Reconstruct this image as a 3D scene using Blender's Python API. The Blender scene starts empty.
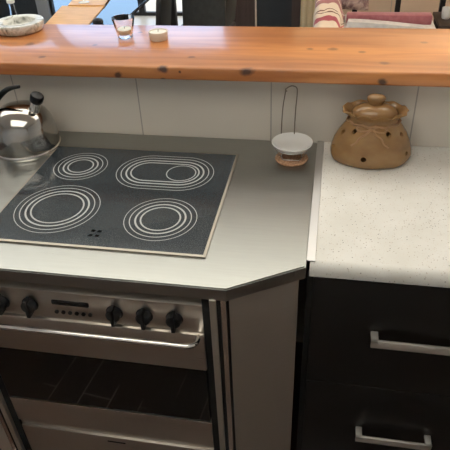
import bpy, bmesh, math, random
from mathutils import Vector, Matrix, Euler
random.seed(7)
D = bpy.data
SC = bpy.context.scene
COL = SC.collection
PI = math.pi

# ------------------------------------------------------------ materials
def new_mat(name):
    m = D.materials.new(name); m.use_nodes = True
    nt = m.node_tree; b = nt.nodes['Principled BSDF']
    return m, nt, b

def pm(name, col, rough=.5, metal=0., spec=.5, trans=0., ior=1.45, coat=0., emit=None, estr=0., sheen=0.):
    m, nt, b = new_mat(name)
    b.inputs['Base Color'].default_value = (*col, 1)
    b.inputs['Roughness'].default_value = rough
    b.inputs['Metallic'].default_value = metal
    b.inputs['Specular IOR Level'].default_value = spec
    b.inputs['Transmission Weight'].default_value = trans
    b.inputs['IOR'].default_value = ior
    b.inputs['Coat Weight'].default_value = coat
    b.inputs['Sheen Weight'].default_value = sheen
    if emit:
        b.inputs['Emission Color'].default_value = (*emit, 1)
        b.inputs['Emission Strength'].default_value = estr
    return m

def noise_col(m, c1, c2, scale=(1, 1, 1), nscale=5., detail=3., lo=.35, hi=.65, bump=0., rough=None, dist=0.):
    nt = m.node_tree; b = nt.nodes['Principled BSDF']; N = nt.nodes; L = nt.links
    tc = N.new('ShaderNodeTexCoord'); mp = N.new('ShaderNodeMapping')
    mp.inputs['Scale'].default_value = scale
    L.new(tc.outputs['Object'], mp.inputs['Vector'])
    nz = N.new('ShaderNodeTexNoise'); nz.inputs['Scale'].default_value = nscale; nz.inputs['Detail'].default_value = detail
    nz.inputs['Distortion'].default_value = dist
    L.new(mp.outputs['Vector'], nz.inputs['Vector'])
    rp = N.new('ShaderNodeValToRGB')
    rp.color_ramp.elements[0].position = lo; rp.color_ramp.elements[0].color = (*c1, 1)
    rp.color_ramp.elements[1].position = hi; rp.color_ramp.elements[1].color = (*c2, 1)
    L.new(nz.outputs['Fac'], rp.inputs['Fac'])
    L.new(rp.outputs['Color'], b.inputs['Base Color'])
    if bump:
        bp = N.new('ShaderNodeBump'); bp.inputs['Strength'].default_value = bump; bp.inputs['Distance'].default_value = .002
        L.new(nz.outputs['Fac'], bp.inputs['Height']); L.new(bp.outputs['Normal'], b.inputs['Normal'])
    if rough:
        mr = N.new('ShaderNodeMapRange'); mr.inputs['To Min'].default_value = rough[0]; mr.inputs['To Max'].default_value = rough[1]
        L.new(nz.outputs['Fac'], mr.inputs['Value']); L.new(mr.outputs['Result'], b.inputs['Roughness'])
    return m

def brushed(name, col, rough, scale, bump=.04, spread=.06):
    m = pm(name, col, rough, 1.)
    c2 = tuple(min(1, c*1.03) for c in col); c1 = tuple(c*.97 for c in col)
    return noise_col(m, c1, c2, scale, 3., 4., .3, .7, bump, (rough-spread, rough+spread))

M = {}
M['steel_top'] = brushed('brushed_steel_worktop', (.365, .372, .352), .29, (3, 90, 3), .012, .03)
M['steel'] = brushed('brushed_steel_front', (.56, .52, .47), .30, (3, 3, 180), .03)
M['steel_side'] = brushed('brushed_steel_side', (.58, .54, .48), .48, (3, 3, 150), .03)
M['chrome'] = pm('polished_chrome', (.78, .75, .71), .10, 1.)
M['kettle'] = brushed('kettle_polished_steel', (.46, .44, .41), .13, (8, 8, 90), .006, .03)
M['alu'] = pm('aluminium_strip', (.62, .62, .62), .42, 1.)
M['handle_steel'] = pm('satin_handle_steel', (.82, .79, .74), .5, 1.)
M['border'] = pm('hob_border_steel', (.40, .37, .32), .45, 1.)
M['black_plastic'] = pm('black_plastic', (.009, .009, .010), .42, spec=.35)
M['black_gap'] = pm('black_seal', (.006, .006, .006), .7)
M['oven_glass'] = pm('dark_oven_glass', (.004, .004, .004), .05, spec=.55, coat=.1)
M['ring'] = pm('grey_print', (.44, .455, .455), .35)
M['dark_print'] = pm('black_print', (.002, .002, .002), .9, spec=.0)
M['drawer_black'] = pm('black_drawer_front', (.009, .008, .0075), .42, spec=.35)
M['carcass'] = pm('black_carcass', (.006, .006, .006), .6)
M['white_ceramic'] = pm('white_ceramic', (.78, .77, .74), .12, coat=.3)
M['wire'] = pm('dull_wire', (.22, .19, .15), .35, 1.)
M['wire_bright'] = pm('bright_wire', (.65, .63, .6), .2, 1.)
M['wax'] = pm('white_wax', (.80, .76, .66), .5)
M['wick'] = pm('wick', (.06, .05, .04), .9)
M['tin'] = pm('pale_cup', (.78, .70, .60), .4)
M['glass'] = pm('clear_glass', (.97, .985, .98), .0, trans=1., ior=1.12)
M['pane'] = pm('window_glass', (1, 1, 1), .0, trans=1., ior=1.01, spec=.0)
M['black_leather'] = noise_col(pm('black_leather', (.02, .02, .02), .45), (.014, .016, .016), (.024, .026, .026), (1, 1, 1), 30, 2)
M['table_glass'] = pm('black_table_glass', (.01, .012, .014), .015, spec=1., ior=1.7)
M['black_metal'] = pm('black_metal', (.012, .012, .013), .4, .2)
M['white_wall'] = noise_col(pm('white_wall', (.8, .78, .74), .7), (.76, .74, .70), (.81, .79, .75), (1, 1, 1), 3, 2)
M['ceiling'] = pm('ceiling_paint', (.84, .85, .82), .8)
M['beige_wall'] = noise_col(pm('beige_wall', (.5, .39, .29), .75), (.66, .49, .36), (.72, .55, .41), (1, 1, 1), 2, 2)
M['door_brown'] = noise_col(pm('dark_brown_wood', (.06, .035, .03), .5), (.035, .020, .018), (.055, .034, .030), (12, 12, .6), 4, 3)
M['door_navy'] = pm('dark_navy_panel', (.009, .014, .021), .4)
M['pale_edge'] = pm('pale_edge', (.5, .42, .36), .5)
M['cream'] = pm('cream_curtain', (.95, .80, .54), .9, sheen=.2)
M['patio'] = noise_col(pm('patio_stone', (.5, .5, .5), .8), (.50, .49, .47), (.58, .57, .55), (1, 1, 1), 2, 3)
M['white_tile'] = pm('pale_tile', (.62, .60, .57), .35)
M['frame_dark'] = pm('dark_frame', (.02, .02, .02), .5)
M['slate'] = pm('slate_paint', (.045, .05, .058), .8)
M['frame_white'] = pm('white_frame', (.8, .8, .8), .4)
M['sheet'] = noise_col(pm('grey_white_cotton', (.6, .58, .56), .9), (.56, .53, .51), (.66, .63, .61), (1, 1, 1), 20, 2)
M['sofa_cloth'] = noise_col(pm('beige_sofa_cloth', (.4, .33, .27), .9), (.36, .29, .23), (.44, .37, .30), (1, 1, 1), 30, 2)
M['mauve'] = noise_col(pm('mauve_cloth', (.4, .14, .15), .9, sheen=.3), (.33, .10, .115), (.40, .14, .155), (1, 1, 1), 25, 2)
M['runner'] = noise_col(pm('tan_wood', (.55, .28, .09), .45), (.60, .31, .085), (.74, .41, .13), (1, 9, 1), 6, 3)
M['side_brown'] = pm('dark_brown_table', (.035, .022, .016), .5)
M['decor'] = pm('worn_clay', (.42, .23, .11), .4)
M['lamp'] = pm('added_lamp_bowl', (.9, .85, .75), .6, emit=(1, .86, .66), estr=6.)  # glowing bowl of the added floor lamp

# hob glass: slate with a fine speckle
def mat_hob():
    m, nt, b = new_mat('hob_glass'); N, L = nt.nodes, nt.links
    tc = N.new('ShaderNodeTexCoord'); nz = N.new('ShaderNodeTexNoise')
    nz.inputs['Scale'].default_value = 420; nz.inputs['Detail'].default_value = 1
    L.new(tc.outputs['Object'], nz.inputs['Vector'])
    rp = N.new('ShaderNodeValToRGB')
    rp.color_ramp.elements[0].position = .42; rp.color_ramp.elements[0].color = (.019, .026, .032, 1)
    rp.color_ramp.elements[1].position = .70; rp.color_ramp.elements[1].color = (.078, .092, .102, 1)
    L.new(nz.outputs['Fac'], rp.inputs['Fac']); L.new(rp.outputs['Color'], b.inputs['Base Color'])
    b.inputs['Roughness'].default_value = .10; b.inputs['Specular IOR Level'].default_value = .5
    return m
M['hob'] = mat_hob()

# speckled laminate
def mat_laminate():
    m, nt, b = new_mat('speckled_laminate'); N, L = nt.nodes, nt.links
    tc = N.new('ShaderNodeTexCoord')
    prev = None
    base = N.new('ShaderNodeTexNoise'); base.inputs['Scale'].default_value = 14
    L.new(tc.outputs['Object'], base.inputs['Vector'])
    rp = N.new('ShaderNodeValToRGB')
    rp.color_ramp.elements[0].color = (.70, .68, .62, 1); rp.color_ramp.elements[0].position = .3
    rp.color_ramp.elements[1].color = (.77, .75, .70, 1); rp.color_ramp.elements[1].position = .7
    L.new(base.outputs['Fac'], rp.inputs['Fac']); prev = rp.outputs['Color']
    for sc, thr, c in ((150, .19, (.40, .33, .25)), (95, .13, (.16, .13, .11)), (240, .2, (.60, .50, .40))):
        v = N.new('ShaderNodeTexVoronoi'); v.inputs['Scale'].default_value = sc
        L.new(tc.outputs['Object'], v.inputs['Vector'])
        lt = N.new('ShaderNodeMath'); lt.operation = 'LESS_THAN'; lt.inputs[1].default_value = thr
        L.new(v.outputs['Distance'], lt.inputs[0])
        # keep only some cells
        sep = N.new('ShaderNodeSeparateColor'); L.new(v.outputs['Color'], sep.inputs[0])
        l2 = N.new('ShaderNodeMath'); l2.operation = 'LESS_THAN'; l2.inputs[1].default_value = .42
        L.new(sep.outputs[0], l2.inputs[0])
        mu = N.new('ShaderNodeMath'); mu.operation = 'MULTIPLY'
        L.new(lt.outputs[0], mu.inputs[0]); L.new(l2.outputs[0], mu.inputs[1])
        mx = N.new('ShaderNodeMix'); mx.data_type = 'RGBA'
        L.new(mu.outputs[0], mx.inputs['Factor']); L.new(prev, mx.inputs['A']); mx.inputs['B'].default_value = (*c, 1)
        prev = mx.outputs['Result']
    L.new(prev, b.inputs['Base Color']); b.inputs['Roughness'].default_value = .45
    return m
M['laminate'] = mat_laminate()

# varnished pine with knots (knots are marks of the wood itself)
KNOTS = [(-.858, -.002, .04, .012, .007), (-.957, .119, .04, .014, .010), (-.388, .027, .04, .012, .006), (.028, .124, .04, .016, .009),
         (.113, .102, .04, .012, .007), (.174, .012, .04, .015, .008), (-.731, .121, .04, .010, .006), (-.041, .121, .04, .012, .006),
         (-.595, -.06, .011, .013, .011), (-.455, -.06, .033, .015, .011), (-.208, -.06, .031, .021, .012), (.168, -.06, .012, .014, .011),
         (-.405, -.06, .026, .005, .005), (-.458, -.06, .002, .010, .006), (.30, .20, .04, .012, .007), (-.62, .26, .04, .010, .006)]
def mat_pine():
    m, nt, b = new_mat('varnished_pine'); N, L = nt.nodes, nt.links
    tc = N.new('ShaderNodeTexCoord')
    mp = N.new('ShaderNodeMapping'); mp.inputs['Scale'].default_value = (1.3, 14, 14)
    L.new(tc.outputs['Object'], mp.inputs['Vector'])
    nz = N.new('ShaderNodeTexNoise'); nz.inputs['Scale'].default_value = 2.2; nz.inputs['Detail'].default_value = 5; nz.inputs['Distortion'].default_value = .6
    L.new(mp.outputs['Vector'], nz.inputs['Vector'])
    rp = N.new('ShaderNodeValToRGB')
    rp.color_ramp.elements[0].position = .28; rp.color_ramp.elements[0].color = (.44, .150, .045, 1)
    rp.color_ramp.elements[1].position = .62; rp.color_ramp.elements[1].color = (.62, .262, .086, 1)
    L.new(nz.outputs['Fac'], rp.inputs['Fac'])
    # glued staves: slow change across the depth and along the length
    mp2 = N.new('ShaderNodeMapping'); mp2.inputs['Scale'].default_value = (.9, 5.5, 5.5)
    L.new(tc.outputs['Object'], mp2.inputs['Vector'])
    n2 = N.new('ShaderNodeTexNoise'); n2.inputs['Scale'].default_value = 2.; n2.inputs['Detail'].default_value = 1
    L.new(mp2.outputs['Vector'], n2.inputs['Vector'])
    mx = N.new('ShaderNodeMix'); mx.data_type = 'RGBA'; mx.blend_type = 'MULTIPLY'
    r2 = N.new('ShaderNodeValToRGB')
    r2.color_ramp.elements[0].position = .35; r2.color_ramp.elements[0].color = (.80, .74, .68, 1)
    r2.color_ramp.elements[1].position = .65; r2.color_ramp.elements[1].color = (1.08, 1.05, 1.0, 1)
    L.new(n2.outputs['Fac'], r2.inputs['Fac'])
    mx.inputs['Factor'].default_value = 1
    L.new(rp.outputs['Color'], mx.inputs['A']); L.new(r2.outputs['Color'], mx.inputs['B'])
    prev = mx.outputs['Result']
    # wobble for the knots
    wn = N.new('ShaderNodeTexNoise'); wn.inputs['Scale'].default_value = 60
    L.new(tc.outputs['Object'], wn.inputs['Vector'])
    for (kx, ky, kz, a, c) in KNOTS:
        front = ky < -.05
        sub = N.new('ShaderNodeVectorMath'); sub.operation = 'SUBTRACT'; sub.inputs[1].default_value = (kx, ky, kz)
        L.new(tc.outputs['Object'], sub.inputs[0])
        sc = N.new('ShaderNodeVectorMath'); sc.operation = 'MULTIPLY'
        sc.inputs[1].default_value = (1/a, 1/(.02 if front else c*1.6), 1/(c if front else .03))
        L.new(sub.outputs[0], sc.inputs[0])
        ln = N.new('ShaderNodeVectorMath'); ln.operation = 'LENGTH'; L.new(sc.outputs[0], ln.inputs[0])
        ad = N.new('ShaderNodeMath'); ad.operation = 'MULTIPLY_ADD'; ad.inputs[1].default_value = .9
        L.new(wn.outputs['Fac'], ad.inputs[0]); L.new(ln.outputs['Value'], ad.inputs[2])
        mr = N.new('ShaderNodeMapRange'); mr.inputs['From Min'].default_value = .95; mr.inputs['From Max'].default_value = 1.65
        mr.inputs['To Min'].default_value = .93 if front else .62; mr.inputs['To Max'].default_value = 0
        L.new(ad.outputs[0], mr.inputs['Value'])
        k = N.new('ShaderNodeMix'); k.data_type = 'RGBA'
        L.new(mr.outputs['Result'], k.inputs['Factor']); L.new(prev, k.inputs['A']); k.inputs['B'].default_value = (.045, .014, .007, 1)
        prev = k.outputs['Result']
    L.new(prev, b.inputs['Base Color'])
    b.inputs['Roughness'].default_value = .30
    b.inputs['Coat Weight'].default_value = .4; b.inputs['Coat Roughness'].default_value = .09
    return m
M['pine'] = mat_pine()

# white wall cladding with narrow vertical joints
def mat_panels():
    m, nt, b = new_mat('white_panel_cladding'); N, L = nt.nodes, nt.links
    tc = N.new('ShaderNodeTexCoord'); sx = N.new('ShaderNodeSeparateXYZ'); L.new(tc.outputs['Object'], sx.inputs[0])
    a = N.new('ShaderNodeMath'); a.operation = 'ADD'; a.inputs[1].default_value = .566 + 4.19
    L.new(sx.outputs['X'], a.inputs[0])
    md = N.new('ShaderNodeMath'); md.operation = 'MODULO'; md.inputs[1].default_value = .419; L.new(a.outputs[0], md.inputs[0])
    lt = N.new('ShaderNodeMath'); lt.operation = 'LESS_THAN'; lt.inputs[1].default_value = .004; L.new(md.outputs[0], lt.inputs[0])
    nz = N.new('ShaderNodeTexNoise'); nz.inputs['Scale'].default_value = 3; L.new(tc.outputs['Object'], nz.inputs['Vector'])
    rp = N.new('ShaderNodeValToRGB'); rp.color_ramp.elements[0].color = (.61, .555, .48, 1); rp.color_ramp.elements[1].color = (.67, .615, .54, 1)
    L.new(nz.outputs['Fac'], rp.inputs['Fac'])
    mx = N.new('ShaderNodeMix'); mx.data_type = 'RGBA'; L.new(lt.outputs[0], mx.inputs['Factor'])
    L.new(rp.outputs['Color'], mx.inputs['A']); mx.inputs['B'].default_value = (.36, .33, .29, 1)
    L.new(mx.outputs['Result'], b.inputs['Base Color']); b.inputs['Roughness'].default_value = .5
    return m
M['panels'] = mat_panels()

# kitchen floor: dark planks running away from the cooker, some pale joints
def mat_planks():
    m, nt, b = new_mat('dark_plank_floor'); N, L = nt.nodes, nt.links
    tc = N.new('ShaderNodeTexCoord')
    mp = N.new('ShaderNodeMapping'); mp.inputs['Rotation'].default_value = (0, 0, PI/2 - .12)
    L.new(tc.outputs['Object'], mp.inputs['Vector'])
    br = N.new('ShaderNodeTexBrick')
    br.inputs['Scale'].default_value = 1; br.inputs['Brick Width'].default_value = .62; br.inputs['Row Height'].default_value = .115
    br.inputs['Mortar Size'].default_value = .0019; br.inputs['Mortar Smooth'].default_value = .1
    br.inputs['Color1'].default_value = (.050, .027, .017, 1); br.inputs['Color2'].default_value = (.080, .044, .028, 1)
    br.inputs['Mortar'].default_value = (.50, .42, .36, 1)
    L.new(mp.outputs['Vector'], br.inputs['Vector'])
    br.inputs['Mortar'].default_value = (.060, .033, .021, 1)
    nz = N.new('ShaderNodeTexNoise'); nz.inputs['Scale'].default_value = 3.2; nz.inputs['Detail'].default_value = 2; L.new(tc.outputs['Object'], nz.inputs['Vector'])
    gt = N.new('ShaderNodeMapRange'); gt.inputs['From Min'].default_value = .46; gt.inputs['From Max'].default_value = .56; L.new(nz.outputs['Fac'], gt.inputs['Value'])
    mu = N.new('ShaderNodeMath'); mu.operation = 'MULTIPLY'; L.new(gt.outputs['Result'], mu.inputs[0]); L.new(br.outputs['Fac'], mu.inputs[1])
    mx = N.new('ShaderNodeMix'); mx.data_type = 'RGBA'; L.new(mu.outputs[0], mx.inputs['Factor']); L.new(br.outputs['Color'], mx.inputs['A']); mx.inputs['B'].default_value = (.62, .52, .46, 1)
    L.new(mx.outputs['Result'], b.inputs['Base Color']); b.inputs['Roughness'].default_value = .45
    return m
M['planks'] = mat_planks()

def mat_marble():
    m = pm('veined_marble', (.7, .7, .66), .25)
    nt = m.node_tree; b = nt.nodes['Principled BSDF']; N, L = nt.nodes, nt.links
    tc = N.new('ShaderNodeTexCoord'); nz = N.new('ShaderNodeTexNoise')
    nz.inputs['Scale'].default_value = 18; nz.inputs['Detail'].default_value = 5; nz.inputs['Distortion'].default_value = 2.5
    L.new(tc.outputs['Object'], nz.inputs['Vector'])
    rp = N.new('ShaderNodeValToRGB'); e = rp.color_ramp.elements
    e[0].position = .30; e[0].color = (.16, .17, .15, 1); e[1].position = .42; e[1].color = (.52, .52, .46, 1)
    x = e.new(.55); x.color = (.74, .74, .69, 1); x = e.new(.75); x.color = (.62, .63, .57, 1)
    L.new(nz.outputs['Fac'], rp.inputs['Fac']); L.new(rp.outputs['Color'], b.inputs['Base Color'])
    return m
M['marble'] = mat_marble()

def mat_clay():
    m = pm('glazed_brown_clay', (.3, .15, .06), .24, coat=.35)
    noise_col(m, (.235, .125, .046), (.36, .205, .085), (1, 1, 1.6), 14, 4, .3, .7, .12)
    return m
M['clay'] = mat_clay()

def mat_cork():
    m = pm('cork', (.5, .25, .12), .9)
    return noise_col(m, (.42, .21, .11), (.68, .42, .26), (1, 1, 1), 160, 3, .35, .65, .3)
M['cork'] = mat_cork()

def mat_throw():
    # woven stripes across the cloth, following its local Y
    m, nt, b = new_mat('striped_throw_cloth'); N, L = nt.nodes, nt.links
    tc = N.new('ShaderNodeTexCoord'); sx = N.new('ShaderNodeSeparateXYZ'); L.new(tc.outputs['UV'], sx.inputs[0])
    rp = N.new('ShaderNodeValToRGB'); rp.color_ramp.interpolation = 'CONSTANT'; e = rp.color_ramp.elements
    cream = (.80, .66, .52, 1); red = (.46, .11, .13, 1); dark = (.16, .05, .04, 1); mauve = (.42, .19, .19, 1)
    e[0].position = 0; e[0].color = cream; e[1].position = .22; e[1].color = red
    for p_, c in ((.36, cream), (.47, dark), (.495, cream), (.545, dark), (.57, cream), (.76, mauve), (.90, cream), (.93, mauve)):
        x = e.new(p_); x.color = c
    L.new(sx.outputs['Y'], rp.inputs['Fac']); L.new(rp.outputs['Color'], b.inputs['Base Color'])
    b.inputs['Roughness'].default_value = .95; b.inputs['Sheen Weight'].default_value = .2
    return m
M['throw'] = mat_throw()

def mat_pillow():
    m = pm('mauve_print', (.4, .25, .25), .9)
    return noise_col(m, (.26, .15, .15), (.62, .46, .40), (1, 1, 1), 14, 3, .38, .62, 0, None, 1.5)
M['pillow'] = mat_pillow()

# ------------------------------------------------------------ mesh helpers
def box(bm, x0, x1, y0, y1, z0, z1, bev=0., seg=2):
    vs = [bm.verts.new((x, y, z)) for z in (z0, z1) for y in (y0, y1) for x in (x0, x1)]
    F = [(0, 2, 3, 1), (4, 5, 7, 6), (0, 1, 5, 4), (2, 6, 7, 3), (0, 4, 6, 2), (1, 3, 7, 5)]
    fs = [bm.faces.new([vs[i] for i in f]) for f in F]
    if bev:
        es = list({e for f in fs for e in f.edges})
        bmesh.ops.bevel(bm, geom=es, offset=bev, segments=seg, affect='EDGES', profile=.5)
    return vs

def lathe(bm, prof, c=(0, 0, 0), n=48, wave=None, axis='z'):
    rings = []
    for (r, z) in prof:
        if r < 1e-6:
            rings.append([bm.verts.new(_ax(0, 0, z, c, axis))])
        else:
            ring = []
            for k in range(n):
                a = 2*PI*k/n
                rr, zz = (r, z) if not wave else wave(r, z, a)
                ring.append(bm.verts.new(_ax(rr*math.cos(a), rr*math.sin(a), zz, c, axis)))
            rings.append(ring)
    for a, b in zip(rings, rings[1:]):
        if len(a) == 1 and len(b) == 1: continue
        for k in range(n):
            k2 = (k+1) % n
            if len(a) == 1: bm.faces.new((a[0], b[k2], b[k]))
            elif len(b) == 1: bm.faces.new((a[k], a[k2], b[0]))
            else: bm.faces.new((a[k], a[k2], b[k2], b[k]))
    if len(rings[0]) > 1: bm.faces.new(list(reversed(rings[0])))
    if len(rings[-1]) > 1: bm.faces.new(rings[-1])

def _ax(x, y, z, c, axis):
    if axis == 'z': return (c[0]+x, c[1]+y, c[2]+z)
    if axis == '-y': return (c[0]+x, c[1]-z, c[2]+y)      # axis points to -Y
    if axis == 'x': return (c[0]+z, c[1]+x, c[2]+y)

def tube(bm, pts, r, n=10, closed=False, cap=True, rz=None):
    pts = [Vector(p) for p in pts]; m = len(pts)
    rings = []; up = None
    for i, p in enumerate(pts):
        a = pts[(i-1) % m] if (closed or i > 0) else p
        b = pts[(i+1) % m] if (closed or i < m-1) else p
        t = (b-a).normalized()
        if up is None:
            up = Vector((0, 0, 1)) if abs(t.z) < .9 else Vector((0, 1, 0))
        s = t.cross(up).normalized(); up = s.cross(t).normalized()
        rr = r[i] if isinstance(r, (list, tuple)) else r
        ra = rr; rb = rr if rz is None else rr*rz
        rings.append([bm.verts.new(p + s*ra*math.cos(2*PI*k/n) + up*rb*math.sin(2*PI*k/n)) for k in range(n)])
    prs = list(zip(rings, rings[1:])) + ([(rings[-1], rings[0])] if closed else [])
    for a, b in prs:
        for k in range(n):
            bm.faces.new((a[k], a[(k+1) % n], b[(k+1) % n], b[k]))
    if cap and not closed:
        bm.faces.new(list(reversed(rings[0]))); bm.faces.new(rings[-1])

def prism(bm, poly, z0, z1, bev=0.):
    a = [bm.verts.new((x, y, z0)) for x, y in poly]; b = [bm.verts.new((x, y, z1)) for x, y in poly]
    n = len(poly); fs = [bm.faces.new(list(reversed(a))), bm.faces.new(b)]
    for k in range(n): fs.append(bm.faces.new((a[k], a[(k+1) % n], b[(k+1) % n], b[k])))
    if bev:
        bmesh.ops.bevel(bm, geom=list(fs[1].edges), offset=bev, segments=2, affect='EDGES')

def smooth_path(P, n=6):
    P = [Vector(p) for p in P]; out = []
    Q = [P[0]*2-P[1]] + P + [P[-1]*2-P[-2]]
    for i in range(1, len(Q)-2):
        for k in range(n):
            t = k/n
            out.append(.5*((2*Q[i]) + (Q[i+1]-Q[i-1])*t + (2*Q[i-1]-5*Q[i]+4*Q[i+1]-Q[i+2])*t*t + (3*Q[i]-Q[i-1]-3*Q[i+1]+Q[i+2])*t**3))
    out.append(P[-1]); return out

BM = bmesh.new
def obj(name, bm, mat, parent=None, smooth=35, loc=None):
    """link bm (world coordinates) as ONE mesh object; origin at the parent's or at loc"""
    org = parent_world(parent) if parent else Vector(loc or (0, 0, 0))
    if parent and loc: org = Vector(loc)
    bmesh.ops.translate(bm, verts=bm.verts, vec=-org)
    bmesh.ops.recalc_face_normals(bm, faces=bm.faces)
    me = D.meshes.new(name); bm.to_mesh(me); bm.free()
    o = D.objects.new(name, me); COL.objects.link(o)
    me.materials.append(M[mat] if isinstance(mat, str) else mat)
    if parent:
        o.parent = parent; o.location = org - parent_world(parent)
    else: o.location = org
    if smooth:
        for p in me.polygons: p.use_smooth = True
        me.set_sharp_from_angle(angle=math.radians(smooth))
    return o

def parent_world(o):
    v = Vector((0, 0, 0))
    while o is not None:
        v = v + o.location; o = o.parent
    return v

def tag(o, label, cat, group=None, kind=None):
    o['label'] = label; o['category'] = cat
    if group: o['group'] = group
    if kind: o['kind'] = kind
    return o

def thing(name, label, cat, loc=(0, 0, 0), group=None):
    o = D.objects.new(name, None); COL.objects.link(o); o.location = loc; o.empty_display_size = .05
    return tag(o, label, cat, group)

def struct(name, bm, mat, parent=None, smooth=0, loc=None):
    o = obj(name, bm, mat, parent, smooth, loc)
    if not parent: o['kind'] = 'structure'
    return o

def bx(name, mat, parent, *a, bev=0., **k):
    bm = BM(); box(bm, *a, bev=bev); return obj(name, bm, mat, parent, **k)
def sbx(name, mat, *a, parent=None):
    bm = BM(); box(bm, *a); return struct(name, bm, mat, parent)

# ------------------------------------------------------------ the setting
XL, XR, CZ = -4.3, 1.9, 3.0
YK, YD, YW = -3.0, 4.63, 4.0          # kitchen wall, patio door line, living wall line
sbx('floor', 'planks', XL, XR, YK, .06, -.1, 0)
sbx('floor', 'white_tile', XL, XR, .06, YD+.06, -.1, 0)
SX0, SX1, SY0, SY1 = -4.0, 1.5, .30, 2.0      # unseen roof window over the living room, added to light bar and worktops
KX0, KX1, KY0, KY1 = -1.75, .55, -2.35, -.85   # small unseen roof window, added for kitchen light and the kettle highlight
Y0_, Y1_ = YK-.12, YD+.12
bm = BM()
box(bm, XL, XR, Y0_, KY0, CZ, CZ+.1); box(bm, XL, KX0, KY0, KY1, CZ, CZ+.1); box(bm, KX1, XR, KY0, KY1, CZ, CZ+.1)
box(bm, XL, XR, KY1, SY0, CZ, CZ+.1); box(bm, XL, SX0, SY0, SY1, CZ, CZ+.1); box(bm, SX1, XR, SY0, SY1, CZ, CZ+.1)
box(bm, XL, XR, SY1, Y1_, CZ, CZ+.1)
struct('ceiling', bm, 'ceiling')
def added_roof_window(name, x0, x1, y0, y1, fr=.05):
    bm = BM()
    box(bm, x0, x1, y0, y0+fr, CZ, CZ+.1); box(bm, x0, x1, y1-fr, y1, CZ, CZ+.1)
    box(bm, x0, x0+fr, y0+fr, y1-fr, CZ, CZ+.1); box(bm, x1-fr, x1, y0+fr, y1-fr, CZ, CZ+.1)
    f = struct(name, bm, 'frame_white')
    bm = BM(); box(bm, x0+.02, x1-.02, y0+.02, y1-.02, CZ+.05, CZ+.056); obj('window_pane', bm, 'pane', f, 0)
added_roof_window('added_skylight_living', SX0, SX1, SY0, SY1)
added_roof_window('added_skylight_kitchen', KX0, KX1, KY0, KY1)
sbx('wall_left', 'white_wall', XL-.12, XL, YK-.12, YD+.12, 0, CZ)
sbx('wall_right', 'white_wall', XR, XR+.12, YK-.12, YD+.12, 0, CZ)
# low wall under the bar
sbx('wall_counter', 'panels', -2.0, 1.3, 0, .13, 0, 1.11)
# kitchen wall behind the photographer
sbx('wall_kitchen', 'white_wall', XL, XR, YK-.12, YK, 0, CZ)
def window(name, x0, x1, y0, y1, z0, z1, mat, fr, bars=()):
    bm = BM()
    box(bm, x0, x0+fr, y0, y1, z0, z1); box(bm, x1-fr, x1, y0, y1, z0, z1)
    box(bm, x0+fr, x1-fr, y0, y1, z0, z0+fr); box(bm, x0+fr, x1-fr, y0, y1, z1-fr, z1)
    for b in bars: box(bm, b-fr/2, b+fr/2, y0, y1, z0+fr, z1-fr)
    f = struct(name, bm, mat)
    bm = BM(); ym = (y0+y1)/2; box(bm, x0+fr*.5, x1-fr*.5, ym-.003, ym+.003, z0+fr*.5, z1-fr*.5)
    obj('window_pane', bm, 'pane', f, 0)
    return f
# living room: glazed patio doors, then the wall with the dark door
GX0, GX1, GZ = -3.2, -1.02, 2.94
sbx('wall_dining', 'slate', XL, GX0-.14, YD, YD+.12, 0, 2.1)
window('added_transom_window', XL, GX0-.14, YD+.03, YD+.08, 2.1, CZ, 'frame_white', .04)  # unseen glazing added above the slate wall to brighten the bar's reflection
sbx('trim_2', 'frame_white', GX0-.14, GX0, YD-.01, YD+.12, 0, CZ)
bm = BM(); box(bm, GX0, GX1, YD, YD+.12, GZ, CZ)
struct('wall_patio', bm, 'white_wall')
window('window_2', GX0, -2.10, YD+.03, YD+.08, 0, GZ, 'frame_dark', .035)
window('window_3', -2.10, GX1, YD+.03, YD+.08, 0, GZ, 'frame_dark', .035)
sbx('floor_terrace', 'patio', -9, 4, YD+.12, 12, -.16, -.06)
DX0, DX1 = -.885, -.29
bm = BM(); box(bm, GX1, DX0, YW, YD+.12, 0, CZ); box(bm, DX0, DX1, YW, YD+.12, 2.7, CZ)
struct('wall_return', bm, 'door_brown')
bm = BM(); box(bm, DX1, XR, YW, YD+.12, 0, CZ)
struct('wall_sofa', bm, 'beige_wall')
bm = BM()
box(bm, DX0, -.725, YW-.03, YW+.06, 0, 2.7); box(bm, -.372, DX1, YW-.03, YW+.06, 0, 2.7); box(bm, -.725, -.372, YW-.03, YW+.06, 2.55, 2.7)
dr = struct('door_1', bm, 'door_brown')
bx('door_panel', 'door_navy', dr, -.71, -.372, YW-.005, YW+.04, .0, 2.55)
bx('door_edge', 'pale_edge', dr, -.725, -.712, YW-.035, YW+.03, 0, 2.55)
bm = BM()
for x in (.545,): box(bm, x-.004, x+.004, YW-.004, YW, 0, 2.4)
struct('trim_1', bm, 'pale_edge')

# ------------------------------------------------------------ bar counter
bm = BM(); box(bm, -2.05, 1.35, -.06, .35, 1.11, 1.15, bev=.007, seg=3)
tag(obj('bar_counter', bm, 'pine', smooth=40, loc=(0, 0, 1.11)),
    'long varnished orange pine bar counter with dark knots along its front edge', 'counter')

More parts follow.
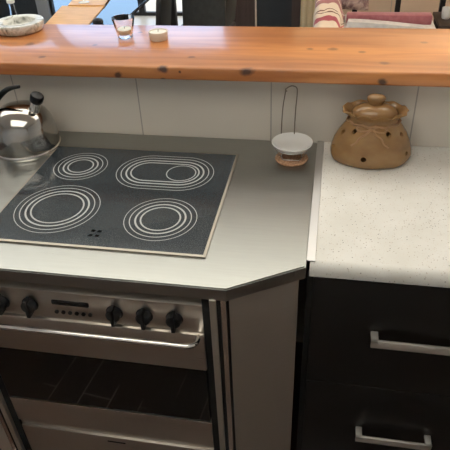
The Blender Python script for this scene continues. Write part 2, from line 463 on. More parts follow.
# ------------------------------------------------------------ steel worktop, hob, cooker
poly = [(0, -.002), (0, -.609), (-.165, -.708), (-.875, -.708), (-1.04, -.609), (-1.04, -.002)]
bm = BM(); prism(bm, poly, .866, .900, .003)
tag(obj('steel_worktop', bm, 'steel_top', smooth=30, loc=(-.52, -.35, .866)),
    'brushed stainless steel worktop with cut-off front corner around the hob', 'worktop')
def hob():
    t = thing('ceramic_hob', 'dark slate glass hob with white cooking rings and thin steel border', 'hob', (-.52, -.362, .900))
    X0, X1, Y0, Y1 = -.812, -.230, -.610, -.112
    bm = BM(); w = .0065
    out = [(X0, Y0), (X1, Y0), (X1, Y1), (X0, Y1)]; inn = [(X0+w, Y0+w), (X1-w, Y0+w), (X1-w, Y1-w), (X0+w, Y1-w)]
    V = {}
    for tagn, pl, z in (('ob', out, .900), ('ot', out, .9045), ('it', inn, .9055), ('ib', inn, .900)):
        V[tagn] = [bm.verts.new((x, y, z)) for x, y in pl]
    seq = ['ob', 'ot', 'it', 'ib', 'ob']
    for a, b in zip(seq, seq[1:]):
        for k in range(4):
            bm.faces.new((V[a][k], V[a][(k+1) % 4], V[b][(k+1) % 4], V[b][k]))
    obj('steel_border', bm, 'border', t, 0)
    bx('glass_panel', 'hob', t, X0+w, X1-w, Y0+w, Y1-w, .9003, .9050, smooth=0)
    def stadium(cx, cy, r, h, n=48):
        P = []
        for k in range(n):
            a = 2*PI*k/n + PI/2
            P.append((cx + r*math.cos(a) + (-h if math.cos(a) < 0 else h if math.cos(a) > 1e-9 else 0), cy + r*math.sin(a)))
        if h:
            P2 = []
            for i in range(n+1):
                a = PI/2 + PI*i/n; P2.append((cx-h+r*math.cos(a), cy+r*math.sin(a)))
            for i in range(n+1):
                a = -PI/2 + PI*i/n; P2.append((cx+h+r*math.cos(a), cy+r*math.sin(a)))
            return P2
        return P
    def ring(bm, cx, cy, r, w_, h=0.):
        a = stadium(cx, cy, r, h); b = stadium(cx, cy, r-w_, h); z = .9054
        A = [bm.verts.new((*p, z)) for p in a]; B = [bm.verts.new((*p, z)) for p in b]
        n = len(A)
        for k in range(n): bm.faces.new((A[k], A[(k+1) % n], B[(k+1) % n], B[k]))
    WID = (.0020, .0027, .0048, .0043)
    def zone(cx, cy, r0, step, h=0., small=None):
        bm = BM()
        for i in range(4): ring(bm, cx, cy, r0-i*step, WID[i], h)
        if small: ring(bm, *small, .003)
        obj('cooking_zone', bm, 'ring', t, 0, loc=(cx, cy, .905))
    zone(-.686, -.234, .080, .0135)
    zone(-.662, -.456, .113, .0140)
    zone(-.375, -.472, .094, .0137)
    zone(-.425, -.243, .094, .0137, .049, (-.3765, -.243, .0435))
    bm = BM()
    for dx in (-1, 1):
        for dy in (-1, 1):
            x, y = -.520+dx*.0085, -.553+dy*.0095
            vs = [bm.verts.new((x+a, y+b, .9054)) for a, b in ((-.006, -.004), (.004, -.005), (.006, .004), (-.004, .005))]
            bm.faces.new(vs)
    obj('heat_indicator', bm, 'dark_print', t, 0)
hob()

def cooker():
    X0, X1 = -.829, -.211
    t = thing('range_cooker', 'built-in stainless steel electric oven with black knobs below steel worktop', 'oven', (-.52, -.35, 0))
    bm = BM(); box(bm, X0+.012, X1-.012, -.665, -.06, .08, .866); obj('body', bm, 'carcass', t, 0)
    # control panel, sloping slightly back at the top
    bm = BM(); zb = .744
    pf = [(-.6945, zb), (-.6910, .827), (-.664, .842), (-.664, .866), (-.655, .866), (-.655, zb)]
    A = [bm.verts.new((X0, y, z)) for y, z in pf]; B = [bm.verts.new((X1-.010, y, z)) for y, z in pf]
    bm.faces.new(A); bm.faces.new(list(reversed(B)))
    for k in range(6): bm.faces.new((A[k], A[(k+1) % 6], B[(k+1) % 6], B[k]))
    cp = obj('control_panel', bm, 'steel', t, 0)
    first = None
    for x in (-.732, -.657, -.441, -.367, -.294):
        if first is None:
            bm = BM(); c = (x, -.690, .781)
            lathe(bm, [(.021, 0), (.021, .004), (.0185, .006), (.0175, .018), (.015, .0205), (0, .0205)], c, 36, axis='-y')
            first = k = obj('knob', bm, 'black_plastic', t, 40, loc=c)
            bm = BM(); box(bm, x-.0048, x+.0048, -.716, -.692, .781-.027, .781+.025, bev=.0025)
            g0 = obj('knob_grip', bm, 'black_plastic', k, 40)
        else:
            k = first.copy(); COL.objects.link(k); k.parent = t; k.location = Vector((x, -.690, .781)) - t.location
            g = g0.copy(); COL.objects.link(g); g.parent = k
    for x in (-.732, -.657, -.441, -.367, -.294):
        for a in (150, 200, 30, -20, 55):
            if x == -.732 and a > 90: continue
            px, pz = x+.032*math.cos(math.radians(a)), .781+.026*math.sin(math.radians(a))
            yy = -.6945+(pz-zb)*.087-.0006
            bm = BM(); bm.faces.new([bm.verts.new((px+dx, yy+dz*.087, pz+dz)) for dx, dz in ((-.0016, -.0016), (.0016, -.0016), (.0016, .0016), (-.0016, .0016))])
            obj('dial_mark', bm, 'dark_print', cp, 0, loc=(px, yy, pz))
    bx('display', 'oven_glass', t, -.598, -.503, -.6965, -.684, .789, .803, bev=.0035)
    b0 = None
    for k in range(6):
        x = -.590+k*.0172
        if b0 is None:
            bm = BM(); lathe(bm, [(.0052, 0), (.0052, .007), (.004, .008), (0, .008)], (x, -.690, .766), 16, axis='-y')
            b0 = obj('button', bm, 'black_plastic', t, 40, loc=(x, -.690, .766))
        else:
            b = b0.copy(); COL.objects.link(b); b.parent = t; b.location = Vector((x, -.690, .766)) - t.location
    # door
    bm = BM()
    dx0, dx1 = X0+.014, X1-.0135
    box(bm, dx0, dx1, -.702, -.662, .617, .742, bev=.003)
    box(bm, dx0, dx1, -.702, -.662, .300, .409, bev=.003)
    box(bm, dx0, dx1, -.680, -.662, .409, .617)
    d = obj('oven_door', bm, 'steel', t, 30)
    bx('oven_window', 'oven_glass', d, dx0+.002, dx1-.002, -.7012, -.680, .411, .616, smooth=0)
    bx('window_trim', 'chrome', d, dx0, dx1, -.7035, -.7005, .4065, .4105, smooth=0)
    hx0, hx1 = X0+.020, X1-.026
    yb = -.748
    P = [(hx1, -.700, .736), (hx1, -.722, .742), (hx1-.003, -.737, .748), (hx1-.014, yb+.001, .752), (hx1-.036, yb, .7525)]
    Q = [(hx0+.036, yb, .7525), (hx0+.014, yb+.001, .752), (hx0+.003, -.737, .748), (hx0, -.722, .742), (hx0, -.700, .736)]
    bm = BM(); tube(bm, smooth_path(P, 5)+smooth_path(Q, 5), .0062, 12)
    obj('handle', bm, 'chrome', d, 60)
    # lower drawer
    bm = BM(); box(bm, dx0, dx1, -.700, -.662, .085, .272, bev=.003); lower = obj('storage_drawer', bm, 'steel', t, 30)
    bx('ledge', 'steel', lower, dx0, dx1, -.693, -.662, .272, .294, smooth=0)
    bx('finger_slot', 'black_gap', lower, -.545, -.49, -.7006, -.696, .247, .253, smooth=0)
    # side trims: seal, steel strip, seal, polished edge, seal
    for s in (1, -1):
        f = lambda x: x if s > 0 else -1.04 - x
        def strip(name, a, b, y, mat):
            xa, xb = sorted((f(a), f(b))); bx(name, mat, t, xa, xb, y, -.665, .03, .866, smooth=0)
        strip('black_seal', -.2235, -.2035, -.700, 'black_gap')
        strip('steel_strip', -.2035, -.1890, -.712, 'steel_side')
        strip('black_seal', -.1890, -.1785, -.704, 'black_gap')
        strip('polished_edge', -.1785, -.1665, -.708, 'chrome')
        strip('black_seal', -.1665, -.1610, -.7035, 'black_gap')
    bx('plinth', 'black_gap', t, X0+.02, X1-.02, -.62, -.59, 0, .08, smooth=0)
cooker()

def filler(s, label):
    a = Vector((-.160, -.7035)); b = Vector((-.0145, -.616)); c = Vector((-.0145, -.590)); d = Vector((-.160, -.672))
    P = [(v.x, v.y) if s > 0 else (-1.04 - v.x, v.y) for v in (a, b, c, d)]
    bm = BM(); prism(bm, P, 0, .866)
    o = obj('filler_panel', bm, 'steel_side', None, 0, loc=((P[0][0]+P[1][0])/2, -.65, 0))
    tag(o, label, 'panel')
filler(1, 'diagonal brushed steel filler panel between the oven and the black drawers')
filler(-1, 'diagonal brushed steel filler panel left of the oven')

# aluminium strip between steel and laminate
bx_strip = BM(); box(bx_strip, .0003, .0205, -.592, -.002, .9022, .9046, bev=.0008)
tag(obj('joining_strip', bx_strip, 'alu', smooth=0, loc=(.011, -.3, .9022)), 'pale metal joining strip between the steel and the speckled worktops', 'strip')

# ------------------------------------------------------------ laminate worktop + drawers
bm = BM()
prof = [(-.002, .862), (-.002, .902)]
for k in range(7):
    a = PI/2 + (PI*.5)*k/6; prof.append((-.582+.020*math.cos(a), .882+.020*math.sin(a)))
prof += [(-.602, .872), (-.600, .865), (-.594, .862)]
A = [bm.verts.new((.0085, y, z)) for y, z in prof]; B = [bm.verts.new((1.06, y, z)) for y, z in prof]
n = len(prof); bm.faces.new(A); bm.faces.new(list(reversed(B)))
for k in range(n): bm.faces.new((A[k], A[(k+1) % n], B[(k+1) % n], B[k]))
tag(obj('laminate_worktop', bm, 'laminate', smooth=30, loc=(.3, -.3, .862)), 'cream white speckled laminate worktop with rounded front edge', 'worktop')

def drawers(x0, x1, label, group=None):
    xc = (x0+x1)/2
    t = thing('drawer_cabinet', label, 'cabinet', (xc, -.3, 0), group)
    bm = BM(); box(bm, x0, x1, -.575, -.01, .09, .862); box(bm, x0+.02, x1-.02, -.53, -.51, 0, .09)
    obj('body', bm, 'carcass', t, 0)
    for (z0, z1, hz) in ((.4965, .856, .692), (.100, .4935, .311)):
        d = bx('drawer', 'drawer_black', t, x0+.016, x1-.002, -.594, -.575, z0, z1, bev=.0012, smooth=30, loc=(xc, -.585, z0))
        bm = BM(); w = .101
        cx = xc-.006
        box(bm, cx-w, cx+w, -.628, -.621, hz-.0115, hz+.0115, bev=.001)
        for s in (-1, 1):
            xa, xb = sorted((cx+s*w, cx+s*(w-.017)))
            box(bm, xa, xb, -.628, -.594, hz+.003, hz+.0115, bev=.001)
        obj('handle', bm, 'handle_steel', d, 30)
    return t
drawers(.003, .540, 'black drawer cabinet with satin steel bar handles under the speckled worktop')

# ------------------------------------------------------------ kettle
def kettle():
    cx, cy, z0 = -.910, -.122, .900
    def fit(bm):
        for v in bm.verts: v.co.x = cx+(v.co.x-cx)*.93; v.co.y = cy+(v.co.y-cy)*.93
        return bm
    t = thing('kettle', 'shiny steel stovetop kettle with black handle and capped spout', 'kettle', (cx, cy, z0))
    bm = BM()
    prof = [(0, .002), (.098, .002), (.107, .006), (.1095, .014), (.109, .026), (.1085, .030), (.108, .048), (.1045, .074), (.098, .096), (.088, .112), (.074, .1255), (.058, .135), (.040, .1405), (.020, .1435), (0, .1445)]
    lathe(bm, prof, (cx, cy, z0), 72); obj('body', fit(bm), 'kettle', t, 50)
    bm = BM(); lathe(bm, [(.104, 0), (.1105, 0), (.1125, .004), (.1125, .010), (.1105, .013), (.105, .013)], (cx, cy, z0), 72); obj('base_band', fit(bm), 'chrome', t, 50)
    # spout with its black whistle cap
    bm = BM(); a = Vector((cx+.052, cy-.004, 1.022)); b = Vector((cx+.069, cy-.006, 1.058))
    tube(bm, [a, (a+b)/2, b], [.020, .0165, .0155], 20); obj('spout', bm, 'chrome', t, 50)
    bm = BM(); e = (b-a).normalized()
    tube(bm, [b-e*.002, b+e*.002, b+e*.018, b+e*.024, b+e*.026], [.016, .0195, .0205, .018, .010], 20); obj('spout_cap', bm, 'black_plastic', t, 50)
    # C-shaped handle, open over the spout side
    P = [(cx-.080, cy, .990), (cx-.098, cy, 1.005), (cx-.100, cy, 1.025), (cx-.090, cy, 1.038), (cx-.070, cy, 1.054), (cx-.046, cy, 1.073), (cx-.020, cy, 1.090), (cx+.003, cy, 1.098), (cx+.023, cy, 1.1005)]
    bm = BM(); P = smooth_path(P, 5); m_ = len(P)
    tube(bm, P, [.0145 - .0085*max(0, (i/m_-.45)/.55) for i in range(m_)], 14, rz=.75); obj('handle', bm, 'black_plastic', t, 60)
kettle()

# ------------------------------------------------------------ spoon rest on its cork coaster
bm = BM(); lathe(bm, [(0, 0), (.047, 0), (.049, .003), (.047, .007), (0, .007)], (-.0705, -.116, .900), 48)
tag(obj('cork_coaster', bm, 'cork', loc=(-.0705, -.116, .900)), 'small round cork coaster under the white dish holder', 'coaster')
def spoon_rest():
    cx, cy, z0 = -.071, -.106, .907
    t = thing('spoon_rest', 'small white dish in a tall wire holder standing on a cork coaster', 'spoon rest', (cx, cy, z0))
    bm = BM()
    lathe(bm, [(0, .029), (.030, .0295), (.044, .033), (.054, .040), (.058, .0445), (.0595, .0452), (.0605, .0435), (.056, .036), (.046, .028), (.030, .0225), (.022, .0195), (0, .0195)], (cx, cy, z0), 64)
    obj('dish', bm, 'white_ceramic', t, 60)
    bm = BM()
    # rail ring that holds the dish, and the foot loop
    ring = [(cx+.0515*math.cos(2*PI*k/40), cy+.0515*math.sin(2*PI*k/40), z0+.0295) for k in range(40)]
    tube(bm, ring, .0017, 8, closed=True)
    ft = [(-.022, -.048), (.024, -.048), (.030, -.030), (.024, .030), (-.024, .030), (-.030, -.030)]
    tube(bm, [(cx+a, cy+b+.012, z0+.0022) for a, b in ft], .0020, 8, closed=True)
    for a, b in ((-.027, -.018), (.027, -.018)):
        tube(bm, [(cx+a, cy+b, z0+.0022), (cx+a*1.35, cy+b-.008, z0+.0125), (cx+a*1.62, cy+b-.0085, z0+.0285)], .0017, 8)
    obj('wire_base', bm, 'wire_bright', t, 60)
    bm = BM()
    yb = -.052
    L_ = [(cx-.030, yb-.006, z0+.0022), (cx-.037, yb+.002, z0+.03), (cx-.035, yb+.004, 1.02), (cx-.029, yb+.004, 1.072), (cx-.0265, yb-.002, 1.090), (cx-.0265, yb-.014, 1.0955), (cx-.022, yb-.018, 1.090)]
    R_ = [(cx+.006, yb-.006, z0+.0022), (cx+.002, yb+.002, z0+.03), (cx+.003, yb+.004, 1.02), (cx+.006, yb+.004, 1.075), (cx+.004, yb+.002, 1.094), (cx-.008, yb-.001, 1.101), (cx-.019, yb-.007, 1.099), (cx-.0255, yb-.010, 1.094)]
    tube(bm, smooth_path(L_, 5), .0017, 8); tube(bm, smooth_path(R_, 5), .0017, 8)
    obj('wire_back', bm, 'wire', t, 60)
spoon_rest()

# ------------------------------------------------------------ clay pot
def pot():
    cx, cy, z0 = .154, -.089, .902
    def oval(bm):
        for v in bm.verts: v.co.y = cy + (v.co.y-cy)*.70; v.co.z = z0 + (v.co.z-z0)*.87
        return bm
    t = thing('garlic_pot', 'brown glazed clay pot shaped like a tied sack with round holes and lid', 'pot', (cx, cy, z0))
    PR = [(0, 0), (.098, 0), (.108, .004), (.1145, .014), (.1155, .026), (.1130, .048), (.1060, .075), (.0950, .100), (.0820, .122), (.0715, .138), (.0675, .147),
          (.0690, .155), (.0775, .164), (.0870, .1725), (.0905, .175), (.0890, .1775), (.0840, .176), (.0730, .166), (.0630, .153), (.0610, .146), (.066, .132),
          (.077, .115), (.090, .094), (.100, .072), (.1065, .048), (.108, .026), (.100, .010), (0, .008)]
    def wave(r, z, a):
        w = max(0., min(1., (z-.150)/.026)) if r > .055 else 0
        r2 = r*(1 + w*.026*math.sin(11*a+.9)); z2 = z + w*.0035*math.sin(11*a+.9+PI)
        lo = max(0., 1-abs(z-.015)/.05)
        r2 *= 1 + .018*lo*math.sin(7*a+1)
        return r2, z2
    bm = BM(); lathe(bm, PR, (cx, cy, z0), 108, wave)
    body = obj('pot_body', oval(bm), 'clay', t, 60)
    # round vent holes cut through the wall
    cut = BM()
    for a, z in ((-60, .106), (-34, .119), (33, .117), (64, .108), (-67, .052), (64, .046), (-6, .040), (120, .1), (-125, .1), (180, .1)):
        u = Vector((math.sin(math.radians(a-5)), -math.cos(math.radians(a-5)), 0))
        c = Vector((cx, cy, z0+z))
        tube(cut, [c+u*.06, c+u*.15], .0078, 20)
    oval(cut)
    bmesh.ops.translate(cut, verts=cut.verts, vec=-Vector((cx, cy, z0)))
    bmesh.ops.recalc_face_normals(cut, faces=cut.faces)
    cme = D.meshes.new('cut'); cut.to_mesh(cme); cut.free(); co = D.objects.new('cut', cme); COL.objects.link(co); co.location = (cx, cy, z0)
    mo = body.modifiers.new('holes', 'BOOLEAN'); mo.operation = 'DIFFERENCE'; mo.object = co; mo.solver = 'EXACT'
    bpy.context.view_layer.update()
    dg = bpy.context.evaluated_depsgraph_get()
    nm = D.meshes.new_from_object(body.evaluated_get(dg)); body.modifiers.clear(); body.data = nm
    D.objects.remove(co); D.meshes.remove(cme)
    for p in nm.polygons: p.use_smooth = True
    nm.set_sharp_from_angle(angle=math.radians(50))
    if not nm.materials: nm.materials.append(M['clay'])
    # lid inside the rim
    bm = BM(); lathe(bm, [(0, .158), (.061, .158), (.0640, .164), (.062, .171), (.055, .180), (.043, .188), (.027, .1935), (0, .195)], (cx, cy, z0), 64)
    lid = obj('lid', oval(bm), 'clay', t, 50)
    bm = BM(); lathe(bm, [(.019, .190), (.0185, .199), (.0225, .203), (.0255, .210), (.0245, .218), (.017, .2235), (0, .225)], (cx, cy, z0), 40)
    obj('lid_knob', oval(bm), 'clay', lid, 50)
    # tied cord in relief: ring and bow loops
    def surf(a, z, off=.0):
        zz = [(q[1], q[0]) for q in PR[:14]]
        r = .1
        for (za, ra), (zb, rb) in zip(zz, zz[1:]):
            if za <= z <= zb and zb > za: r = ra+(rb-ra)*(z-za)/(zb-za)
        a = math.radians(a-5); return (cx+(r+off)*math.sin(a), cy-(r+off)*math.cos(a), z0+z)
    bm = BM()
    tube(bm, [surf(k*7.5, .139+.002*math.sin(k*1.3), .001) for k in range(48)], [.0030+.0009*(k % 2) for k in range(48)], 8, closed=True)
    for s in (1, -1):
        lp = [(2, .132), (12, .139), (26, .138), (32, .130), (24, .124), (12, .126), (3, .131)]
        tube(bm, smooth_path([surf(s*a, z, .0005) for a, z in lp], 5), .0029, 8)
        tl = [(2, .130), (10, .116), (18, .106), (22, .090), (29, .078)]
        tube(bm, smooth_path([surf(s*a, z, .0002) for a, z in tl], 5), .0029, 8)
    lathe(bm, [(0, -.006), (.005, -.004), (.0065, 0), (.005, .004), (0, .006)], surf(0, .131, .001), 16)
    obj('cord_relief', oval(bm), 'decor', t, 60)
pot()

# ------------------------------------------------------------ things on the bar
ZB = 1.15
def ashtray():
    cx, cy = -1.066, .268
    t = thing('marble_ashtray', 'round white marble ashtray with grey veins at left end of bar', 'ashtray', (cx, cy, ZB))
    bm = BM(); lathe(bm, [(0, 0), (.074, 0), (.080, .003), (.086, .018), (.087, .029), (.085, .0325), (.081, .033), (.058, .033), (.055, .031), (.050, .016), (.046, .013), (0, .012)], (cx, cy, ZB), 64)
    obj('bowl', bm, 'marble', t, 45)
ashtray()
def shot_glass():
    cx, cy = -.655, .205
    t = thing('shot_glass', 'small clear tapered glass holding white candle wax on the bar', 'glass', (cx, cy, ZB))
    bm = BM(); lathe(bm, [(0, .0003), (.022, .0003), (.0240, .002), (.0375, .064), (.037, .0655), (.0355, .0655), (.0348, .064), (.0232, .014), (.020, .012), (0, .012)], (cx, cy, ZB), 48)
    obj('bowl', bm, 'glass', t, 45)
    bm = BM(); lathe(bm, [(0, .0125), (.0195, .0125), (.0215, .015), (.0232, .027), (0, .0272)], (cx, cy, ZB), 40)
    w = tag(obj('candle', bm, 'wax', None, 45, loc=(cx, cy, ZB+.0125)), 'white candle wax stub inside the small clear glass', 'candle')
    bm = BM(); tube(bm, [(cx, cy, ZB+.027), (cx+.001, cy, ZB+.034)], .0009, 6); obj('wick', bm, 'wick', w)
shot_glass()
def tealight():
    cx, cy = -.536, .190
    t = thing('tealight', 'short cream tealight candle right of the small glass on the bar', 'candle', (cx, cy, ZB))
    bm = BM(); lathe(bm, [(0, .0002), (.028, .0002), (.0295, .002), (.0315, .026), (.0310, .027), (.0298, .0265), (.0292, .022), (0, .022)], (cx, cy, ZB), 48); obj('cup', bm, 'tin', t, 45)
    bm = BM(); lathe(bm, [(0, .0222), (.0288, .0222), (.0288, .0235), (0, .0240)], (cx, cy, ZB), 40); w = obj('wax', bm, 'wax', t, 45)
    bm = BM(); tube(bm, [(cx, cy, ZB+.0238), (cx+.001, cy, ZB+.031)], .0009, 6); obj('wick', bm, 'wick', w)
tealight()

# ------------------------------------------------------------ living room: glass table and chairs
def dining_table():
    x0, x1, y0, y1 = -2.55, -1.262, 1.55, 3.15
    t = thing('glass_dining_table', 'black glass dining table reflecting the sky beyond the bar', 'table', ((x0+x1)/2, (y0+y1)/2, 0))
    bx('table_top', 'table_glass', t, x0, x1, y0, y1, .738, .750, bev=.002, smooth=0)
    bx('apron', 'black_metal', t, x0+.02, x1-.008, y0+.02, y1-.02, .722, .738, smooth=0)
    for x in (x0+.02, x1-.07):
        for y in (1.87 if x > -2 else y0+.02, y1-.08):
            bx('leg', 'black_metal', t, x, x+.06, y, y+.06, 0, .722, smooth=0)
dining_table()
def board(P, z, label):
    bm = BM(); prism(bm, P, z, z+.006, .001)
    tag(obj('table_runner', bm, 'runner', None, 0, loc=(P[0][0], P[0][1], z)), label, 'table runner', None)
board([(-1.705, 1.57), (-1.430, 1.60), (-1.503, 2.16), (-1.800, 2.12)], .750, 'tan wooden runner nearest the bar on the black glass table')
board([(-1.752, 2.115), (-1.497, 2.115), (-1.600, 2.75), (-1.87, 2.72)], .7562, 'tan wooden runner farther back under the wine glass foot')
def wine_glass():
    cx, cy, z = -1.665, 2.185, .7625
    t = thing('wine_glass', 'clear stemmed wine glass standing on the tan wooden runner', 'glass', (cx, cy, z))
    bm = BM(); lathe(bm, [(0, 0), (.036, 0), (.0365, .002), (.020, .006), (.006, .012), (.004, .020), (0, .0205)], (cx, cy, z), 32); obj('foot', bm, 'white_ceramic', t, 50)
    bm = BM(); lathe(bm, [(.0035, .0205), (.0035, .085), (.006, .09)], (cx, cy, z), 16); obj('stem', bm, 'glass', t, 50)
    bm = BM(); lathe(bm, [(0, .090), (.012, .092), (.032, .11), (.040, .14), (.036, .185), (.0345, .185), (.0385, .14), (.031, .112), (.011, .094), (0, .093)], (cx, cy, z), 32); obj('bowl', bm, 'glass', t, 50)
wine_glass()
def candlestick():
    cx, cy, z = -1.935, 1.72, .750
    t = thing('glass_candlestick', 'clear glass candlestick with pale collar on table behind the marble ashtray', 'candlestick', (cx, cy, z))
    bm = BM(); lathe(bm, [(0, 0), (.040, 0), (.041, .004), (.026, .03), (.018, .08), (.017, .120), (0, .121)], (cx, cy, z), 32); obj('column', bm, 'glass', t, 50)
    bm = BM(); lathe(bm, [(0, .121), (.017, .121), (.024, .126), (.024, .150), (.020, .155), (0, .155)], (cx, cy, z), 32); obj('collar', bm, 'white_ceramic', t, 50)
candlestick()
bm = BM(); lathe(bm, [(0, 0), (.030, 0), (.034, .012), (.028, .026), (.012, .033), (0, .034)], (-1.395, 1.735, .750), 32)
tag(obj('trinket_dome', bm, 'black_plastic', loc=(-1.395, 1.735, .750)), 'small black rounded lid-like object on the table right of the near runner', 'ornament')

def chair(loc, rz, label):
    t = thing('dining_chair', label, 'chair', loc, 'black chairs around the glass table')
    return t
def chair_parts(t):
    o = t.location
    def P(name, mat, *a, bev=0.):
        bm = BM(); box(bm, *a, bev=bev); bmesh.ops.translate(bm, verts=bm.verts, vec=o); return obj(name, bm, mat, t, 30)
    P('seat', 'black_leather', -.19, .19, -.20, .20, .43, .48, bev=.015)
    bm = BM(); box(bm, -.145, .145, -.0175, .0175, 0, .50, bev=.010)
    bmesh.ops.rotate(bm, verts=bm.verts, cent=(0, 0, 0), matrix=Matrix.Rotation(-.13, 3, 'X'))
    bmesh.ops.translate(bm, verts=bm.verts, vec=Vector((0, .185, .50))+o); obj('backrest', bm, 'black_leather', t, 30)
    for x in (-.165, .165):
        for y in (-.175, .175):
            bm = BM(); tube(bm, [(x, y, 0), (x, y, .44)], .011, 10); bmesh.ops.translate(bm, verts=bm.verts, vec=o); obj('leg', bm, 'chrome', t, 60)
    bm = BM()
    A = [(-.150+.30*k/16, .155, .605+.030*math.sin(PI*k/16)) for k in range(17)]
    tube(bm, [(-.150, .170, .47)]+A+[(.150, .170, .47)], .0035, 8); bmesh.ops.translate(bm, verts=bm.verts, vec=o); obj('back_tube', bm, 'chrome', t, 60)
c1 = thing('dining_chair', 'black padded chair with its backrest facing the bar, right of narrow chair', 'chair', (-.818, 1.93, 0), 'black chairs around the glass table')
chair_parts(c1)
def chair_copy(src, loc, rz, label):
    r = src.copy(); COL.objects.link(r); r.location = loc; r.rotation_euler = (0, 0, rz); r['label'] = label
    for ch in list(src.children):
        c = ch.copy(); COL.objects.link(c); c.parent = r
    return r
chair_copy(c1, (-1.305, 2.14, 0), -PI/2, 'black padded chair pushed against the right side of the glass table, seen edge-on')
chair_copy(c1, (-.93, 2.62, 0), -PI/2-.1, 'black chair with curved chrome tube against the brown door post')

# ------------------------------------------------------------ living room: sofa corner
def sofa():
    t = thing('sofa', 'beige sofa with black metal posts in the far right corner', 'sofa', (.35, 3.2, 0))
    bx('seat_base', 'sofa_cloth', t, -.10, .80, 2.86, 3.45, .14, .34, bev=.02)
    bx('seat_cushion', 'sheet', t, .06, .80, 2.84, 3.30, .34, .402, bev=.02)
    bm = BM(); pf = [(2.86, .14), (2.86, .35), (2.90, .42), (3.03, .535), (3.10, .545), (3.27, .545), (3.27, .14)]
    A = [bm.verts.new((-.105, y, z)) for y, z in pf]; B = [bm.verts.new((.05, y, z)) for y, z in pf]
    bm.faces.new(A); bm.faces.new(list(reversed(B)))
    for k in range(7): bm.faces.new((A[k], A[(k+1) % 7], B[(k+1) % 7], B[k]))
    obj('armrest', bm, 'sofa_cloth', t, 60)
    for x in (.555, .915, .20):
        bm = BM(); box(bm, x-.021, x+.021, 3.52, 3.56, .05, 1.0); obj('back_post', bm, 'black_metal', t, 0)
    bx('back_rail', 'black_metal', t, .179, .936, 3.52, 3.56, 1.0, 1.04, smooth=0)
    for x in (-.09, .75):
        for y in (2.88, 3.5):
            bx('leg', 'black_metal', t, x, x+.04, y, y+.04, 0, .14, smooth=0)
sofa()
def throw():
    # cloth over the armrest: section in XZ swept along Y
    sec = smooth_path([(-.180, 0, .33), (-.181, 0, .44), (-.172, 0, .52), (-.140, 0, .552), (-.09, 0, .560), (-.03, 0, .560), (.025, 0, .545), (.055, 0, .505), (.072, 0, .455), (.088, 0, .430), (.098, 0, .412)], 4)
    bm = BM(); uv = bm.loops.layers.uv.new('UVMap'); ny = 24; rows = []
    for j in range(ny+1):
        v = j/ny; y = 2.835+.235*v+.30*max(0, v-.85); dz = .175*(1-v)**1.15
        row = []
        for i, p in enumerate(sec):
            w = .006*math.sin(i*.55+j*.5)+.005*math.sin(i*.2-j*.9)
            yy = y+.020*math.sin(i*.35)
            row.append((bm.verts.new((-.122+(p.x+.18)*.82+w*.5, yy, max(p.z+.022+abs(w)-dz*min(1, max(0, (p.z-.36)/.1)), .36 if p.x < 0 else .406))), v, i/len(sec)))
        rows.append(row)
    for a, b in zip(rows, rows[1:]):
        for i in range(len(sec)-1):
            q = (a[i], a[i+1], b[i+1], b[i]); f = bm.faces.new([k[0] for k in q])
            for l, k in zip(f.loops, q): l[uv].uv = (k[2], k[1])
    o = obj('throw_blanket', bm, 'throw', None, 60, loc=(-.06, 3.1, .4))
    m = o.modifiers.new('thick', 'SOLIDIFY'); m.thickness = .006; m.offset = 1
    tag(o, 'cream throw blanket with red and dark stripes draped over the sofa arm', 'throw')
throw()
def pillow():
    bm = BM(); n = 14
    G = {}
    for s in (1, -1):
        for i in range(n+1):
            for j in range(n+1):
                u, v = i/n*2-1, j/n*2-1
                th = .065*max(0, (1-u**4)*(1-v**4))**.6
                if s < 0 and (i in (0, n) or j in (0, n)): G[s, i, j] = G[1, i, j]; continue
                k = 1-.05*(1-abs(u))*abs(v)-.05*(1-abs(v))*abs(u)
                G[s, i, j] = bm.verts.new((u*.19*k, s*th, v*.20*k))
        for i in range(n):
            for j in range(n): bm.faces.new((G[s, i, j], G[s, i+1, j], G[s, i+1, j+1], G[s, i, j+1]))
    bmesh.ops.rotate(bm, verts=bm.verts, cent=(0, 0, 0), matrix=Matrix.Rotation(-.28, 3, 'X'))
    bmesh.ops.translate(bm, verts=bm.verts, vec=(.115, 3.395, .610))
    tag(obj('pillow', bm, 'pillow', None, 60, loc=(.12, 3.33, .42)), 'mauve and grey patterned pillow leaning behind the striped throw', 'pillow')
pillow()
bm = BM(); box(bm, .125, .768, 3.0, 3.10, .403, .474, bev=.010)
tag(obj('seat_pad', bm, 'mauve', None, 40, loc=(.445, 3.05, .403)), 'flat mauve red folded pad lying on the grey white sofa seat', 'cushion')
bm = BM(); a = [(.125, .4035), (.72, .4035), (.70, .408), (.45, .432), (.25, .446), (.14, .448)]
A = [bm.verts.new((x, 2.90, z)) for x, z in a]; B = [bm.verts.new((x, 2.992, z)) for x, z in a]
bm.faces.new(A); bm.faces.new(list(reversed(B)))
for k in range(6): bm.faces.new((A[k], A[(k+1) % 6], B[(k+1) % 6], B[k]))
tag(obj('folded_sheet', bm, 'sheet', None, 60, loc=(.42, 2.95, .402)), 'grey white folded sheet tapering along the front of the mauve pad', 'sheet')
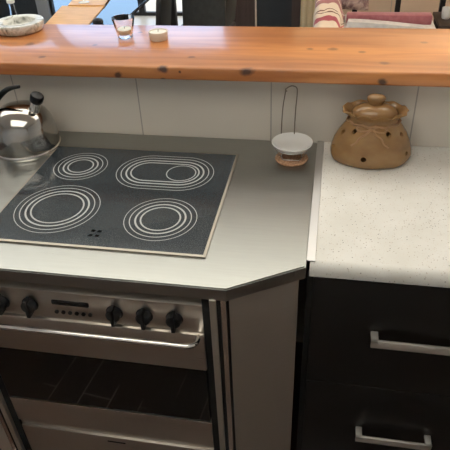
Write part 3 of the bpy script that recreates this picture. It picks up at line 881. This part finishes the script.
# side table and white mug
def side_table():
    t = thing('side_table', 'small dark brown side table at the right end of the sofa', 'table', (1.04, 3.25, 0))
    bx('table_top', 'side_brown', t, .835, 1.25, 3.05, 3.45, .36, .385, bev=.004)
    for x in (.85, 1.20):
        for y in (3.06, 3.40):
            bx('leg', 'side_brown', t, x, x+.035, y, y+.035, 0, .36, smooth=0)
side_table()
def mug():
    cx, cy, z = .907, 3.25, .385
    t = thing('white_mug', 'white mug standing on the dark brown side table', 'mug', (cx, cy, z))
    bm = BM(); lathe(bm, [(0, 0), (.028, 0), (.034, .01), (.038, .05), (.037, .085), (.034, .085), (.034, .05), (.03, .012), (0, .01)], (cx, cy, z), 32); obj('cup', bm, 'white_ceramic', t, 50)
    bm = BM(); tube(bm, smooth_path([(cx+.034, cy, z+.07), (cx+.058, cy, z+.065), (cx+.06, cy, z+.04), (cx+.035, cy, z+.022)], 5), .005, 8); obj('handle', bm, 'white_ceramic', t, 50)
mug()
# curtain beside the dark door
def curtain():
    bm = BM(); n = 40; A = []; B = []
    for i in range(n+1):
        u = i/n; x = -.285+.135*u; y = 3.93+.010*math.sin(u*PI*5)
        A.append(bm.verts.new((x, y, .02))); B.append(bm.verts.new((x, y, 2.75)))
    for i in range(n): bm.faces.new((A[i], A[i+1], B[i+1], B[i]))
    o = obj('curtain', bm, 'cream', None, 60, loc=(-.22, 3.93, .02))
    m = o.modifiers.new('thick', 'SOLIDIFY'); m.thickness = .004
    tag(o, 'narrow cream curtain hanging between the dark door and the sofa', 'curtain')
curtain()

# ------------------------------------------------------------ daylight and the added floor lamp
w = D.worlds.new('sky'); SC.world = w; w.use_nodes = True
N, L = w.node_tree.nodes, w.node_tree.links
bg = N['Background']; bg.inputs[1].default_value = 2.1
tc = N.new('ShaderNodeTexCoord'); sx = N.new('ShaderNodeSeparateXYZ'); L.new(tc.outputs['Generated'], sx.inputs[0])
rp = N.new('ShaderNodeValToRGB'); e = rp.color_ramp.elements
e[0].position = .0; e[0].color = (.26, .47, .76, 1); e[1].position = .34; e[1].color = (.36, .56, .82, 1); x_ = e.new(.62); x_.color = (1.0, .94, .82, 1)
L.new(sx.outputs['Z'], rp.inputs['Fac']); L.new(rp.outputs['Color'], bg.inputs[0])
def portal(x, y, z, sx, sz, rx):
    l = D.lights.new('daylight_portal', 'AREA'); l.shape = 'RECTANGLE'; l.size = sx; l.size_y = sz; l.cycles.is_portal = True
    o = D.objects.new('daylight_portal', l); COL.objects.link(o); o.location = (x, y, z); o.rotation_euler = (rx, 0, 0)
portal((XL+GX1)/2, YD+.15, CZ/2, GX1-XL, CZ, -PI/2)
portal((SX0+SX1)/2, (SY0+SY1)/2, CZ+.12, SX1-SX0, SY1-SY0, 0)
portal((KX0+KX1)/2, (KY0+KY1)/2, CZ+.12, KX1-KX0, KY1-KY0, 0)
def added_floor_lamp(x, y, power, col):  # unseen lamp, added to brighten the beige wall and sofa corner
    t = thing('added_floor_lamp', 'added unseen black floor lamp with glowing cream bowl beside the sofa corner', 'lamp', (x, y, 0))
    bm = BM(); lathe(bm, [(0, 0), (.13, 0), (.13, .012), (.03, .025), (0, .026)], (x, y, 0), 40); obj('base', bm, 'black_metal', t, 50)
    bm = BM(); tube(bm, [(x, y, .02), (x, y, 1.66)], .011, 12); obj('pole', bm, 'black_metal', t, 60)
    bm = BM(); lathe(bm, [(.012, 1.65), (.08, 1.67), (.14, 1.73), (.16, 1.78), (.155, 1.78), (.135, 1.735), (.078, 1.677), (0, 1.66)], (x, y, 0), 40); obj('added_lamp_bowl', bm, 'lamp', t, 50)
    l = D.lights.new('added_lamp_bulb', 'POINT'); l.energy = power; l.color = col; l.shadow_soft_size = .06
    o = D.objects.new('added_lamp_bulb', l); COL.objects.link(o); o.location = (x, y, 1.85)
added_floor_lamp(1.5, 3.2, 26, (1, .78, .55))

# ------------------------------------------------------------ camera
cam = D.cameras.new('camera'); co = D.objects.new('camera', cam); COL.objects.link(co); SC.camera = co
cp = (0.02110, -1.58960, 1.71300)
rows = [[0.984009, 0.173838, -0.038804], [-0.069966, 0.577591, 0.813323], [-0.163799, 0.797602, -0.580517]]
R_, U_, F_ = (Vector(r) for r in rows)
mt = Matrix(((R_.x, U_.x, -F_.x, cp[0]), (R_.y, U_.y, -F_.y, cp[1]), (R_.z, U_.z, -F_.z, cp[2]), (0, 0, 0, 1)))
co.matrix_world = mt
cam.sensor_fit = 'HORIZONTAL'; cam.sensor_width = 36; cam.lens = 36*560.3772/450; cam.clip_start = .05

vs = SC.view_settings
vs.view_transform = 'Standard'; vs.look = 'None'; vs.gamma = 1; vs.use_curve_mapping = False
vs.exposure = 0.7
